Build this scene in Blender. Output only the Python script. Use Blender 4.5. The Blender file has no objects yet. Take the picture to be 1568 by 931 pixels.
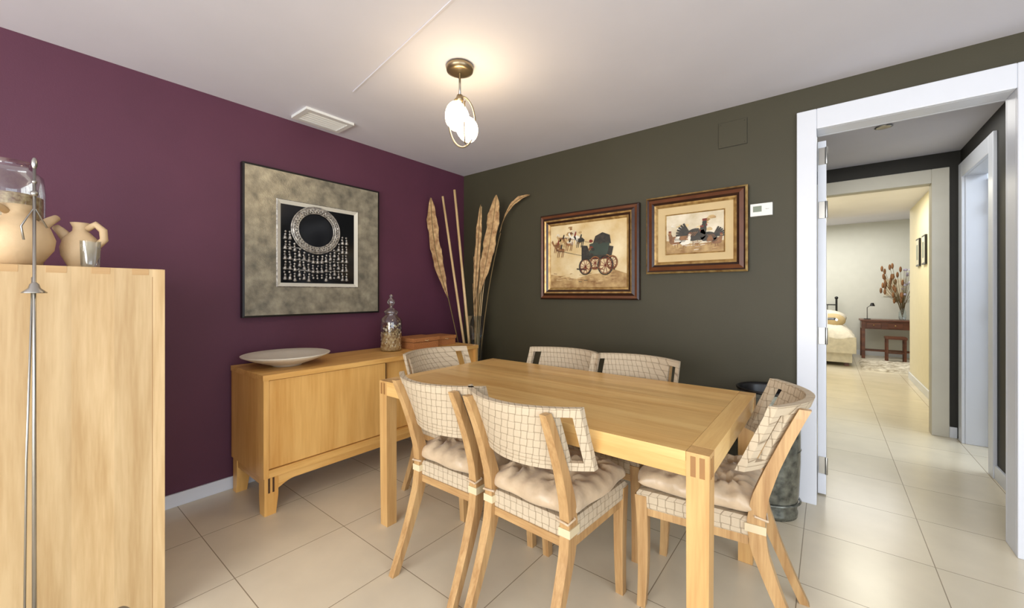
import bpy, bmesh, math, random
from mathutils import Vector, Matrix
random.seed(7)
sc = bpy.context.scene
H = 2.39

# ------------------------------------------------------------ materials
def nt(name):
    m = bpy.data.materials.new(name); m.use_nodes = True
    n = m.node_tree
    return m, n, n.nodes['Principled BSDF']
def c4(c): return (c[0], c[1], c[2], 1)
def srgb(r, g, b):
    f = lambda v: (v/255/12.92) if v/255 <= .04045 else ((v/255+.055)/1.055)**2.4
    return (f(r), f(g), f(b))
def mat(name, c, rough=.5, metal=0, var=0.0, vscale=8, bump=0, bscale=60, c2=None, spec=None, sheen=0, stretch=None):
    m, n, p = nt(name)
    p.inputs['Roughness'].default_value = rough
    p.inputs['Metallic'].default_value = metal
    if spec is not None: p.inputs['Specular IOR Level'].default_value = spec
    if sheen: p.inputs['Sheen Weight'].default_value = sheen
    tc = n.nodes.new('ShaderNodeTexCoord')
    mp = n.nodes.new('ShaderNodeMapping'); n.links.new(tc.outputs['Object'], mp.inputs[0])
    if stretch: mp.inputs['Scale'].default_value = stretch
    no = n.nodes.new('ShaderNodeTexNoise'); no.inputs['Scale'].default_value = vscale
    no.inputs['Detail'].default_value = 5
    n.links.new(mp.outputs[0], no.inputs['Vector'])
    r = n.nodes.new('ShaderNodeValToRGB')
    r.color_ramp.elements[0].position = .3; r.color_ramp.elements[1].position = .7
    if c2 is None:
        r.color_ramp.elements[0].color = c4([x*(1-var) for x in c]); r.color_ramp.elements[1].color = c4([min(1, x*(1+var)) for x in c])
    else:
        r.color_ramp.elements[0].color = c4(c); r.color_ramp.elements[1].color = c4(c2)
    n.links.new(no.outputs['Fac'], r.inputs[0]); n.links.new(r.outputs[0], p.inputs['Base Color'])
    if bump:
        nb = n.nodes.new('ShaderNodeTexNoise'); nb.inputs['Scale'].default_value = bscale
        n.links.new(mp.outputs[0], nb.inputs['Vector'])
        b = n.nodes.new('ShaderNodeBump'); b.inputs['Strength'].default_value = bump; b.inputs['Distance'].default_value = .01
        n.links.new(nb.outputs['Fac'], b.inputs['Height']); n.links.new(b.outputs[0], p.inputs['Normal'])
    return m
def wood(name, ca, cb, axis, rough=.35, sc_=9, boards=None):
    m, n, p = nt(name); p.inputs['Roughness'].default_value = rough
    tc = n.nodes.new('ShaderNodeTexCoord'); mp = n.nodes.new('ShaderNodeMapping')
    s = [1, 1, 1]; s[axis] = .07; mp.inputs['Scale'].default_value = s
    n.links.new(tc.outputs['Object'], mp.inputs[0])
    a = n.nodes.new('ShaderNodeTexNoise'); a.inputs['Scale'].default_value = sc_*2; a.inputs['Detail'].default_value = 6; a.inputs['Distortion'].default_value = .6
    b = n.nodes.new('ShaderNodeTexNoise'); b.inputs['Scale'].default_value = sc_*14; b.inputs['Detail'].default_value = 3
    n.links.new(mp.outputs[0], a.inputs['Vector']); n.links.new(mp.outputs[0], b.inputs['Vector'])
    mx = n.nodes.new('ShaderNodeMath'); mx.operation = 'MULTIPLY_ADD'; mx.inputs[1].default_value = .38
    n.links.new(b.outputs['Fac'], mx.inputs[0]); n.links.new(a.outputs['Fac'], mx.inputs[2])
    r = n.nodes.new('ShaderNodeValToRGB'); r.color_ramp.elements[0].position = .48; r.color_ramp.elements[1].position = .86
    r.color_ramp.elements[0].color = c4(cb); r.color_ramp.elements[1].color = c4(ca)
    n.links.new(mx.outputs[0], r.inputs[0])
    out = r.outputs[0]
    if boards is not None:
        bx, w = boards
        sp = n.nodes.new('ShaderNodeSeparateXYZ'); n.links.new(tc.outputs['Object'], sp.inputs[0])
        d = n.nodes.new('ShaderNodeMath'); d.operation = 'DIVIDE'; d.inputs[1].default_value = w; n.links.new(sp.outputs[bx], d.inputs[0])
        fl = n.nodes.new('ShaderNodeMath'); fl.operation = 'FLOOR'; n.links.new(d.outputs[0], fl.inputs[0])
        wn = n.nodes.new('ShaderNodeTexWhiteNoise'); wn.noise_dimensions = '1D'; n.links.new(fl.outputs[0], wn.inputs['W'])
        mr = n.nodes.new('ShaderNodeMapRange'); mr.inputs['To Min'].default_value = .87; mr.inputs['To Max'].default_value = 1.05
        n.links.new(wn.outputs['Value'], mr.inputs['Value'])
        vm = n.nodes.new('ShaderNodeVectorMath'); vm.operation = 'SCALE'
        n.links.new(out, vm.inputs[0]); n.links.new(mr.outputs[0], vm.inputs['Scale']); out = vm.outputs[0]
    n.links.new(out, p.inputs['Base Color'])
    return m
def glass(name, tint=(.93, .97, .97), a=.12):
    m, n, p = nt(name); n.nodes.remove(p)
    o = n.nodes['Material Output']
    t = n.nodes.new('ShaderNodeBsdfTransparent'); t.inputs[0].default_value = c4(tint)
    g = n.nodes.new('ShaderNodeBsdfGlossy'); g.inputs['Roughness'].default_value = .04
    lw = n.nodes.new('ShaderNodeLayerWeight'); lw.inputs[0].default_value = .35
    ad = n.nodes.new('ShaderNodeMath'); ad.operation = 'MULTIPLY_ADD'; ad.inputs[1].default_value = .7; ad.inputs[2].default_value = a*.4
    n.links.new(lw.outputs['Facing'], ad.inputs[0])
    x = n.nodes.new('ShaderNodeMixShader'); n.links.new(ad.outputs[0], x.inputs[0])
    n.links.new(t.outputs[0], x.inputs[1]); n.links.new(g.outputs[0], x.inputs[2]); n.links.new(x.outputs[0], o.inputs[0])
    return m
def emis(name, c, s):
    m, n, p = nt(name); p.inputs['Base Color'].default_value = c4(c)
    p.inputs['Emission Color'].default_value = c4(c); p.inputs['Emission Strength'].default_value = s
    return m
def weave(name, c_hi, c_lo, cell=.024, bump=.7):
    m, n, p = nt(name); p.inputs['Roughness'].default_value = .85; L = n.links
    tc = n.nodes.new('ShaderNodeTexCoord'); sp = n.nodes.new('ShaderNodeSeparateXYZ'); L.new(tc.outputs['Object'], sp.inputs[0])
    def mth(op, a, b=None, c=None):
        q = n.nodes.new('ShaderNodeMath'); q.operation = op
        for i, v in enumerate((a, b, c)):
            if v is None: continue
            if isinstance(v, (int, float)): q.inputs[i].default_value = v
            else: L.new(v, q.inputs[i])
        return q.outputs[0]
    u = mth('DIVIDE', mth('ADD', sp.outputs[0], sp.outputs[1]), cell); v = mth('DIVIDE', sp.outputs[2], cell)
    chk = mth('MODULO', mth('ADD', mth('ADD', mth('FLOOR', u), mth('FLOOR', v)), 200), 2)
    def hump(t):
        f = mth('SUBTRACT', mth('MULTIPLY', mth('FRACT', t), 2), 1)
        return mth('SUBTRACT', 1, mth('POWER', mth('ABSOLUTE', f), 7))
    hu, hv = hump(u), hump(v)
    h = mth('ADD', mth('MULTIPLY', hu, chk), mth('MULTIPLY', hv, mth('SUBTRACT', 1, chk)))
    no = n.nodes.new('ShaderNodeTexNoise'); no.inputs['Scale'].default_value = 260; L.new(tc.outputs['Object'], no.inputs['Vector'])
    hh = mth('MULTIPLY_ADD', no.outputs['Fac'], .35, h)
    hc = mth('SUBTRACT', hh, mth('MULTIPLY', chk, .16))   # one strap direction a touch darker
    r = n.nodes.new('ShaderNodeValToRGB'); r.color_ramp.elements[0].position = .05; r.color_ramp.elements[1].position = 1.0
    r.color_ramp.elements[0].color = c4(c_lo); r.color_ramp.elements[1].color = c4(c_hi); L.new(hc, r.inputs[0])
    L.new(r.outputs[0], p.inputs['Base Color'])
    b = n.nodes.new('ShaderNodeBump'); b.inputs['Strength'].default_value = bump; b.inputs['Distance'].default_value = .003
    L.new(hh, b.inputs['Height']); L.new(b.outputs[0], p.inputs['Normal'])
    return m
def tiles(name):
    m, n, p = nt(name)
    tc = n.nodes.new('ShaderNodeTexCoord'); mp = n.nodes.new('ShaderNodeMapping')
    mp.inputs['Location'].default_value = (-.93+.466*4, 2.27+.483*4, 0)
    n.links.new(tc.outputs['Object'], mp.inputs[0])
    br = n.nodes.new('ShaderNodeTexBrick'); br.offset = 0; br.inputs['Scale'].default_value = 1
    br.inputs['Brick Width'].default_value = .466; br.inputs['Row Height'].default_value = .483
    br.inputs['Mortar Size'].default_value = .002; br.inputs['Mortar Smooth'].default_value = .2
    br.inputs['Color1'].default_value = c4(srgb(228, 217, 193)); br.inputs['Color2'].default_value = c4(srgb(221, 210, 185)); br.inputs['Mortar'].default_value = c4(srgb(154, 140, 116))
    n.links.new(mp.outputs[0], br.inputs['Vector'])
    no = n.nodes.new('ShaderNodeTexNoise'); no.inputs['Scale'].default_value = 5; no.inputs['Detail'].default_value = 8
    n.links.new(tc.outputs['Object'], no.inputs['Vector'])
    mr = n.nodes.new('ShaderNodeMapRange'); mr.inputs['To Min'].default_value = .86; mr.inputs['To Max'].default_value = 1.08; n.links.new(no.outputs['Fac'], mr.inputs['Value'])
    vm = n.nodes.new('ShaderNodeVectorMath'); vm.operation = 'SCALE'; n.links.new(br.outputs['Color'], vm.inputs[0]); n.links.new(mr.outputs[0], vm.inputs['Scale'])
    n.links.new(vm.outputs[0], p.inputs['Base Color']); p.inputs['Roughness'].default_value = .22
    b = n.nodes.new('ShaderNodeBump'); b.inputs['Strength'].default_value = .25; b.inputs['Distance'].default_value = .003; b.invert = True
    n.links.new(br.outputs['Fac'], b.inputs['Height']); n.links.new(b.outputs[0], p.inputs['Normal'])
    return m

M = {}
M['purple'] = mat('purple_paint', srgb(88, 44, 64), .62, var=.06, vscale=3, bump=.06, bscale=180)
M['green'] = mat('olive_paint', srgb(62, 58, 40), .6, var=.05, vscale=3, bump=.06, bscale=180)
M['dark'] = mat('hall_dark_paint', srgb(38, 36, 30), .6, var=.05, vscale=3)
M['ceil'] = mat('ceiling_paint', srgb(218, 217, 226), .85, var=.02, vscale=3)
M['white'] = mat('white_lacquer', srgb(220, 224, 232), .35, var=.01)
M['cream'] = mat('cream_paint', srgb(226, 218, 192), .8, var=.02)
M['bed_wall'] = mat('pale_grey_paint', srgb(208, 208, 198), .8, var=.02)
M['tile'] = tiles('porcelain_tiles')
wa, wb = srgb(236, 198, 130), srgb(214, 166, 98)
M['tx'] = wood('maple_x', wa, wb, 0, .3, boards=(1, .115)); M['ty'] = wood('maple_y', wa, wb, 1, .3); M['tz'] = wood('maple_z', srgb(212, 172, 112), srgb(188, 144, 88), 2, .4)
sa, sb = srgb(236, 188, 112), srgb(212, 156, 80)
M['sy'] = wood('sideboard_wood_y', sa, sb, 1, .4); M['sz'] = wood('sideboard_wood_z', sa, sb, 2, .4, sc_=5); M['sx'] = wood('sideboard_wood_x', sa, sb, 0, .4)
la, lb = srgb(216, 187, 140), srgb(190, 156, 106)
M['cz'] = wood('beech_z', la, lb, 2, .45, boards=(1, .1)); M['cy'] = wood('beech_y', srgb(200, 164, 112), srgb(182, 144, 94), 1, .45)
M['chairw'] = wood('chair_wood', srgb(196, 160, 110), srgb(162, 122, 76), 2, .42, sc_=14)
M['chairwx'] = wood('chair_rail_wood', srgb(196, 160, 110), srgb(162, 122, 76), 0, .42, sc_=14)
M['weave'] = weave('jute_webbing', srgb(196, 180, 154), srgb(122, 103, 78), cell=.029, bump=.6)
M['strap'] = mat('rawhide_strap', srgb(212, 196, 160), .6, var=.05)
M['cushion'] = mat('satin_cushion', srgb(194, 172, 142), .34, var=.14, vscale=16, sheen=.2, bump=.5, bscale=22)
M['pewter'] = mat('brushed_pewter', srgb(112, 108, 96), .38, .4, bump=.15, bscale=140, c2=srgb(176, 168, 146), vscale=14)
M['silver'] = mat('old_silver', srgb(104, 100, 96), .38, .6, c2=srgb(206, 202, 194), vscale=60)
M['black'] = mat('black_velvet', srgb(12, 14, 18), .12, var=.1)
M['blackm'] = mat('black_lacquer', srgb(16, 14, 14), .3)
M['matwhite'] = mat('passepartout', srgb(208, 204, 190), .7, var=.02)
M['fr_dark'] = mat('frame_walnut', srgb(46, 24, 15), .3, var=.3, vscale=15, stretch=(1, 1, 4))
M['fr_brown'] = mat('frame_chestnut', srgb(96, 54, 28), .3, var=.2, vscale=12)
M['gold'] = mat('frame_gold', srgb(140, 104, 56), .38, .5, c2=srgb(200, 168, 108), vscale=25)
M['steel'] = mat('brushed_steel', srgb(170, 168, 162), .28, .95, var=.05)
M['bronze'] = mat('lamp_bronze', srgb(150, 134, 108), .3, .9, var=.05)
M['glow'] = emis('opal_glass_lit', (1, .77, .46), 28)
M['glass'] = glass('clear_glass', a=.3); M['glassb'] = glass('blue_tint_glass', (.84, .91, .95), .25)
M['ceramic'] = mat('cream_ceramic', srgb(222, 214, 196), .4, var=.04)
M['clay'] = mat('pale_clay', srgb(208, 180, 140), .6, var=.10, vscale=9, bump=.1)
M['leaf'] = mat('dried_leaf', srgb(140, 100, 60), .7, c2=srgb(206, 172, 122), vscale=26, bump=.4, bscale=50)
M['rod'] = wood('bamboo_rod', srgb(222, 194, 146), srgb(190, 156, 106), 2, .5, sc_=20)
M['wicker'] = weave('wicker_box', srgb(184, 122, 70), srgb(90, 50, 26), .012)
M['potp'] = mat('potpourri', srgb(130, 84, 40), .8, c2=srgb(220, 196, 150), vscale=60, bump=.4)
M['shell'] = mat('sea_shell', srgb(236, 222, 196), .5, var=.08)
M['zinc'] = mat('mottled_zinc', srgb(78, 80, 74), .22, .6, c2=srgb(140, 142, 132), vscale=26, bump=.15, bscale=30)
M['plastic'] = mat('white_plastic', srgb(228, 228, 224), .4)
M['lcd'] = mat('lcd_grey', srgb(120, 130, 112), .3)
M['slot'] = mat('vent_slot', srgb(90, 88, 86), .6)
M['deskw'] = wood('mahogany', srgb(112, 62, 36), srgb(70, 34, 18), 0, .35)
M['linen'] = mat('linen', srgb(216, 208, 188), .9, var=.1, vscale=15, bump=.4, bscale=20)
M['rug'] = mat('shag_rug', srgb(150, 136, 112), .95, c2=srgb(232, 224, 206), vscale=14, bump=1, bscale=60)
M['fl1'] = mat('dried_flower_rust', srgb(128, 88, 54), .9, var=.3); M['fl2'] = mat('dried_flower_lilac', srgb(176, 170, 190), .9, var=.2); M['stem'] = mat('dry_stem', srgb(112, 94, 60), .9)
M['joint'] = mat('dark_wood_joint', srgb(150, 108, 60), .5, var=.1)
M['groove'] = mat('shadow_groove', srgb(70, 42, 18), .7)
M['cv1'] = mat('canvas_ochre', srgb(200, 170, 114), .6, c2=srgb(230, 214, 174), vscale=6, bump=.2, bscale=90)
M['cv1b'] = mat('paint_earth', srgb(140, 104, 60), .6, c2=srgb(198, 168, 116), vscale=18)
M['cv2'] = mat('canvas_cream', srgb(196, 182, 150), .6, c2=srgb(228, 218, 196), vscale=12, bump=.2, bscale=90)
M['p_blk'] = mat('paint_black', srgb(26, 30, 26), .5, c2=srgb(62, 54, 44), vscale=40)
M['p_red'] = mat('paint_red', srgb(120, 44, 28), .5, var=.2)
M['p_teal'] = mat('paint_teal', srgb(50, 62, 52), .5, var=.2)
M['p_brn'] = mat('paint_brown', srgb(104, 66, 38), .5, c2=srgb(156, 112, 70), vscale=30)
M['p_wht'] = mat('paint_white', srgb(226, 220, 204), .5, var=.05)
M['matbeige'] = mat('mat_beige', srgb(200, 176, 130), .7, var=.05)

# ------------------------------------------------------------ builder
class B:
    def __init__(s): s.bm = bmesh.new(); s.mats = []
    def mi(s, k):
        if k not in s.mats: s.mats.append(k)
        return s.mats.index(k)
    def face(s, vs, k, smooth=False):
        try: f = s.bm.faces.new(vs)
        except ValueError: return None
        f.material_index = s.mi(k); f.smooth = smooth; return f
    def box(s, x0, x1, y0, y1, z0, z1, k):
        v = [s.bm.verts.new(p) for p in [(x0,y0,z0),(x1,y0,z0),(x1,y1,z0),(x0,y1,z0),(x0,y0,z1),(x1,y0,z1),(x1,y1,z1),(x0,y1,z1)]]
        for f in [(0,3,2,1),(4,5,6,7),(0,1,5,4),(1,2,6,5),(2,3,7,6),(3,0,4,7)]: s.face([v[i] for i in f], k)
    def hexa(s, bot, top, k):
        v = [s.bm.verts.new(p) for p in list(bot)+list(top)]
        for f in [(0,3,2,1),(4,5,6,7),(0,1,5,4),(1,2,6,5),(2,3,7,6),(3,0,4,7)]: s.face([v[i] for i in f], k)
    def prism(s, pts, off, k):
        off = Vector(off); a = [s.bm.verts.new(p) for p in pts]; b = [s.bm.verts.new(Vector(p)+off) for p in pts]
        s.face(a[::-1], k); s.face(b, k); n = len(a)
        for i in range(n): s.face([a[i], a[(i+1)%n], b[(i+1)%n], b[i]], k)
    def rings(s, rings, k, smooth=True, closed=True, cap=True):
        R = [[s.bm.verts.new(p) for p in r] for r in rings]
        for a, b in zip(R, R[1:]):
            n = len(a)
            for i in range(n if closed else n-1): s.face([a[i], a[(i+1)%n], b[(i+1)%n], b[i]], k, smooth)
        if cap and closed: s.face(R[0][::-1], k); s.face(R[-1], k)
    def lathe(s, prof, c, k, seg=32, cap=False, sx=1, sy=1):
        rr = []
        for r, z in prof:
            r = max(r, .0004)
            rr.append([(c[0]+r*sx*math.cos(2*math.pi*i/seg), c[1]+r*sy*math.sin(2*math.pi*i/seg), c[2]+z) for i in range(seg)])
        s.rings(rr, k, True, True, cap)
    def tube(s, pts, rad, k, seg=10, closed=False):
        pts = [Vector(p) for p in pts]; n = len(pts)
        if not hasattr(rad, '__len__'): rad = [rad]*n
        rr = []; up = None
        for i, p in enumerate(pts):
            if closed: d = pts[(i+1)%n]-pts[i-1]
            else: d = pts[min(i+1, n-1)]-pts[max(i-1, 0)]
            d.normalize()
            if up is None: up = Vector((0,0,1)) if abs(d.z) < .9 else Vector((1,0,0))
            a = d.cross(up)
            if a.length < 1e-4: a = d.cross(Vector((0,1,0)))
            a.normalize(); b = a.cross(d); up = b
            rr.append([p+(a*math.cos(2*math.pi*j/seg)+b*math.sin(2*math.pi*j/seg))*rad[i] for j in range(seg)])
        if closed:
            rr.append(rr[0]); s.rings(rr, k, True, True, False)
        else: s.rings(rr, k)
    def sph(s, c, r, k, seg=16, ring=10):
        if not hasattr(r, '__len__'): r = (r, r, r)
        rr = []
        for j in range(ring+1):
            t = -math.pi/2+math.pi*j/ring; cr = max(math.cos(t), .003)
            rr.append([(c[0]+r[0]*cr*math.cos(2*math.pi*i/seg), c[1]+r[1]*cr*math.sin(2*math.pi*i/seg), c[2]+r[2]*math.sin(t)) for i in range(seg)])
        s.rings(rr, k)
    def finish(s, name, origin=(0,0,0), bevel=0, weld=False):
        if weld: bmesh.ops.remove_doubles(s.bm, verts=s.bm.verts, dist=1e-5)
        bmesh.ops.recalc_face_normals(s.bm, faces=s.bm.faces)
        bmesh.ops.translate(s.bm, verts=s.bm.verts, vec=-Vector(origin))
        me = bpy.data.meshes.new(name); s.bm.to_mesh(me); s.bm.free()
        for k in s.mats: me.materials.append(M[k])
        o = bpy.data.objects.new(name, me); o.location = origin; sc.collection.objects.link(o)
        if bevel: addbev(o, bevel)
        return o
def addbev(o, w):
    md = o.modifiers.new('bev', 'BEVEL'); md.width = w; md.segments = 2; md.limit_method = 'ANGLE'; md.angle_limit = math.radians(40)
def simple(name, boxes, origin=(0,0,0), bevel=0):
    b = B()
    for x in boxes: b.box(*x)
    return b.finish(name, origin, bevel)

# ------------------------------------------------------------ room shell
simple('floor', [(-.1, 5.6, -6.1, 7.7, -.1, 0, 'tile')])
simple('ceiling', [(-.1, 5.6, -6.1, 5.1, H, H+.1, 'ceil')])
simple('ceiling_bedroom', [(.4, 5.3, 5.1, 7.7, 2.6, 2.7, 'ceil'), (.4, 5.3, 5.1, 5.2, H, 2.6, 'ceil')])
simple('wall_left', [(-.12, 0, -6.1, .12, 0, H, 'purple')])
DX0, DX1, DT = 2.82, 3.585, 2.15
simple('wall_back', [(0, DX0, 0, .12, 0, H, 'green'), (DX0, DX1, 0, .12, DT, H, 'green'), (DX1, 5.5, 0, .12, 0, H, 'green')])
simple('wall_right', [(5.5, 5.62, -6.1, -5.2, 0, H, 'white'), (5.5, 5.62, -1.6, 3.1, 0, H, 'white'), (5.5, 5.62, -5.2, -1.6, 2.2, H, 'white'), (5.5, 5.62, -5.2, -1.6, 0, .25, 'white')])
simple('wall_front', [(0, .6, -6.12, -6, 0, H, 'white'), (5.0, 5.5, -6.12, -6, 0, H, 'white'), (.6, 5.0, -6.12, -6, 2.25, H, 'white')])
simple('window_1', [(.6, .66, -6.1, -6.02, 0, 2.25, 'white'), (4.94, 5.0, -6.1, -6.02, 0, 2.25, 'white'), (2.77, 2.83, -6.1, -6.02, 0, 2.25, 'white'), (.66, 4.94, -6.1, -6.02, 2.19, 2.25, 'white'), (.66, 4.94, -6.1, -6.02, 0, .05, 'white')])
simple('window_2', [(5.52, 5.6, -5.2, -5.14, .25, 2.2, 'white'), (5.52, 5.6, -1.66, -1.6, .25, 2.2, 'white'), (5.52, 5.6, -3.43, -3.37, .25, 2.2, 'white'), (5.52, 5.6, -5.14, -1.66, 2.14, 2.2, 'white'), (5.52, 5.6, -5.14, -1.66, .25, .31, 'white')])
simple('baseboard_left', [(0, .014, -6, 0, 0, .075, 'white')], bevel=.003)
simple('baseboard_back', [(.014, 2.745, -.014, 0, 0, .075, 'white'), (3.665, 5.5, -.014, 0, 0, .075, 'white')], bevel=.003)
simple('trim_1', [(2.748, 2.84, -.02, 0, 0, 2.25, 'white'), (3.565, 3.66, -.02, 0, 0, 2.25, 'white'), (2.84, 3.565, -.02, 0, 2.135, 2.25, 'white'),
                  (2.82, 2.84, 0, .12, 0, 2.15, 'white'), (3.565, 3.585, 0, .12, 0, 2.15, 'white'), (2.84, 3.565, 0, .12, 2.135, 2.15, 'white'),
                  (3.565, 3.66, .12, .14, 0, 2.25, 'white'), (2.84, 3.66, .12, .14, 2.135, 2.25, 'white')], bevel=.004)
simple('wall_hall_left', [(2.65, 2.75, .12, 2.03, 0, H, 'dark'), (2.65, 2.75, 2.03, 5.1, 0, H, 'cream')])
simple('wall_hall_right', [(3.75, 3.87, .12, 1.2, 0, H, 'dark'), (3.75, 3.87, 1.9, 2.03, 0, H, 'dark'), (3.75, 3.87, 1.2, 1.9, 2.15, H, 'dark')])
simple('wall_hall_end', [(2.75, 2.85, 2.03, 2.13, 0, H, 'dark'), (3.6, 3.87, 2.03, 2.13, 0, H, 'dark'), (2.85, 3.6, 2.03, 2.13, 2.15, H, 'dark')])
simple('trim_2', [(2.77, 2.87, 2.01, 2.03, 0, 2.26, 'matwhite'), (3.58, 3.685, 2.01, 2.03, 0, 2.26, 'matwhite'), (2.87, 3.58, 2.01, 2.03, 2.14, 2.26, 'matwhite'),
                  (2.85, 2.87, 2.03, 2.13, 0, 2.15, 'matwhite'), (3.58, 3.6, 2.03, 2.13, 0, 2.15, 'matwhite'), (2.87, 3.58, 2.03, 2.13, 2.14, 2.15, 'matwhite')], bevel=.004)
simple('trim_3', [(3.73, 3.75, 1.11, 1.21, 0, 2.26, 'white'), (3.73, 3.75, 1.89, 1.99, 0, 2.26, 'white'), (3.73, 3.75, 1.21, 1.89, 2.14, 2.26, 'white'),
                  (3.75, 3.87, 1.2, 1.215, 0, 2.15, 'white'), (3.75, 3.87, 1.885, 1.9, 0, 2.15, 'white'), (3.75, 3.87, 1.215, 1.885, 2.14, 2.15, 'white')], bevel=.004)
simple('baseboard_hall', [(3.735, 3.75, .14, 1.11, 0, .09, 'white'), (3.685, 3.73, 2.015, 2.03, 0, .09, 'white')], bevel=.003)
simple('wall_corridor', [(3.8, 3.9, 2.13, 5.1, 0, H, 'cream')])
simple('baseboard_corridor', [(3.785, 3.8, 2.13, 5.1, 0, .09, 'white')], bevel=.003)
simple('wall_side_room', [(3.9, 5.5, 3.0, 3.1, 0, H, 'bed_wall')])
simple('wall_bedroom', [(.4, 5.3, 7.6, 7.7, 0, 2.6, 'bed_wall'), (5.2, 5.3, 5.2, 7.6, 0, 2.6, 'bed_wall'), (.4, .5, 5.2, 7.6, 0, 2.6, 'bed_wall'),
                        (.4, 2.65, 5.1, 5.2, 0, H, 'bed_wall'), (3.9, 5.3, 5.1, 5.2, 0, H, 'bed_wall')])
simple('baseboard_bedroom', [(.5, 5.2, 7.585, 7.6, 0, .09, 'white')])
def door(name, o, hinge_zs, along):
    b = B()
    L, T, Z = .72, .04, 2.11
    if along == 'y':
        b.box(0, T, 0, L, .008, Z, 'white')
        for z in hinge_zs:
            b.tube([(T+.001, -.006, z-.05), (T+.001, -.006, z+.05)], .007, 'steel'); b.box(.004, T, -.004, 0, z-.05, z+.05, 'steel')
        b.tube([(T, L-.06, 1.02), (T+.05, L-.06, 1.02), (T+.055, L-.17, 1.02)], .009, 'steel')
        b.box(T, T+.006, L-.08, L-.04, .94, 1.08, 'steel')
    else:
        b.box(0, L, 0, T, .008, Z, 'white')
        b.tube([(L-.06, 0, 1.12), (L-.06, -.05, 1.12), (L-.17, -.055, 1.12)], .01, 'steel')
        b.box(L-.08, L-.04, -.006, 0, 1.04, 1.18, 'steel')
        for z in hinge_zs: b.tube([(-.004, -.006, z-.05), (-.004, -.006, z+.05)], .007, 'steel')
    bb = b.finish(name, (0,0,0), .003); bb.location = o; return bb
door('door_1', (2.842, .15, 0), (.18, .95, 1.70, 2.02), 'y')
door('door_2', (3.885, 1.85, 0), (.3, 1.1, 1.9), 'x')

# ------------------------------------------------------------ ceiling bits
b = B()
x0, x1, y0, y1 = .08, .30, -1.69, -1.365
for bx in [(x0, x1, y0, y0+.03), (x0, x1, y1-.03, y1), (x0, x0+.03, y0+.03, y1-.03), (x1-.03, x1, y0+.03, y1-.03)]:
    b.box(*bx, H-.016, H, 'plastic')
b.box(x0+.03, x1-.03, y0+.03, y1-.03, H-.002, H, 'slot')
for i in range(5):
    x = x0+.036+i*.031
    b.hexa([(x, y0+.03, H-.014), (x+.003, y0+.03, H-.016), (x+.003, y1-.03, H-.016), (x, y1-.03, H-.014)],
           [(x+.014, y0+.03, H-.003), (x+.017, y0+.03, H-.005), (x+.017, y1-.03, H-.005), (x+.014, y1-.03, H-.003)], 'plastic')
b.finish('ceiling_vent', (.19, -1.53, H), 0)
b = B()   # cable cover strip on the ceiling
b.prism([(.70, -1.606, H), (3.2, -1.97, H), (3.2, -1.963, H), (.70, -1.599, H)], (0, 0, -.003), 'ceil')
b.finish('trim_4', (1.7, -1.76, H))
b = B(); b.lathe([(.0, 0), (.045, 0), (.05, -.006), (.035, -.01), (.0, -.008)], (3.2, 1.0, H), 'steel', 24); b.finish('recessed_downlight', (3.2, 1.0, H))
LX, LY = 1.385, -1.40
b = B(); c = (LX, LY, H)
b.lathe([(0, 0), (.068, 0), (.072, -.012), (.068, -.03), (.05, -.036), (.012, -.04), (0, -.04)], c, 'bronze', 40)
b.tube([(LX, LY, H-.03), (LX, LY, H-.19)], .006, 'steel')
b.lathe([(0, 0), (.016, 0), (.02, -.02), (.016, -.035), (0, -.04)], (LX, LY, H-.155), 'bronze', 20)
rv = Vector((.784, .621, 0)); vv = Vector((-.621, .784, 0))
rdir = (rv*.9+vv*.43).normalized()
ring = []
for i in range(48):
    a = 2*math.pi*i/48
    p = Vector((LX, LY, H-.29))+rdir*(.074*math.cos(a)+.012)+Vector((0, 0, .133*math.sin(a)))+vv*-.02*math.cos(a)
    ring.append(p)
b.tube(ring, .0045, 'bronze', 8, closed=True)
r2 = [Vector((LX, LY, H-.29))+vv*(.05*math.cos(a))+rdir*.03+Vector((0, 0, .11*math.sin(a))) for a in [math.pi*.5+math.pi*i/20 for i in range(21)]]
b.tube(r2, .0035, 'bronze', 8)
g1 = Vector((LX, LY, H-.262))+rv*-.015; g2 = Vector((LX, LY, H-.322))+rv*.036+vv*.03
def egg(c, tilt, R, L):
    rr = []; n = 14
    ax = tilt.normalized(); a = ax.cross(Vector((0, 1, 0))).normalized(); q = ax.cross(a)
    for j in range(n+1):
        t = math.pi*j/n; r = R*max(math.sin(t), .02)*(1+.12*math.cos(t)); z = -L*math.cos(t)
        rr.append([c+ax*z+(a*math.cos(2*math.pi*i/20)+q*math.sin(2*math.pi*i/20))*r for i in range(20)])
    b.rings(rr, 'glow')
egg(g1, Vector((-.25, 0, 1)), .062, .080); egg(g2, Vector((.3, .1, -1)), .057, .068)
b.finish('ceiling_lamp', c)

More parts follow.
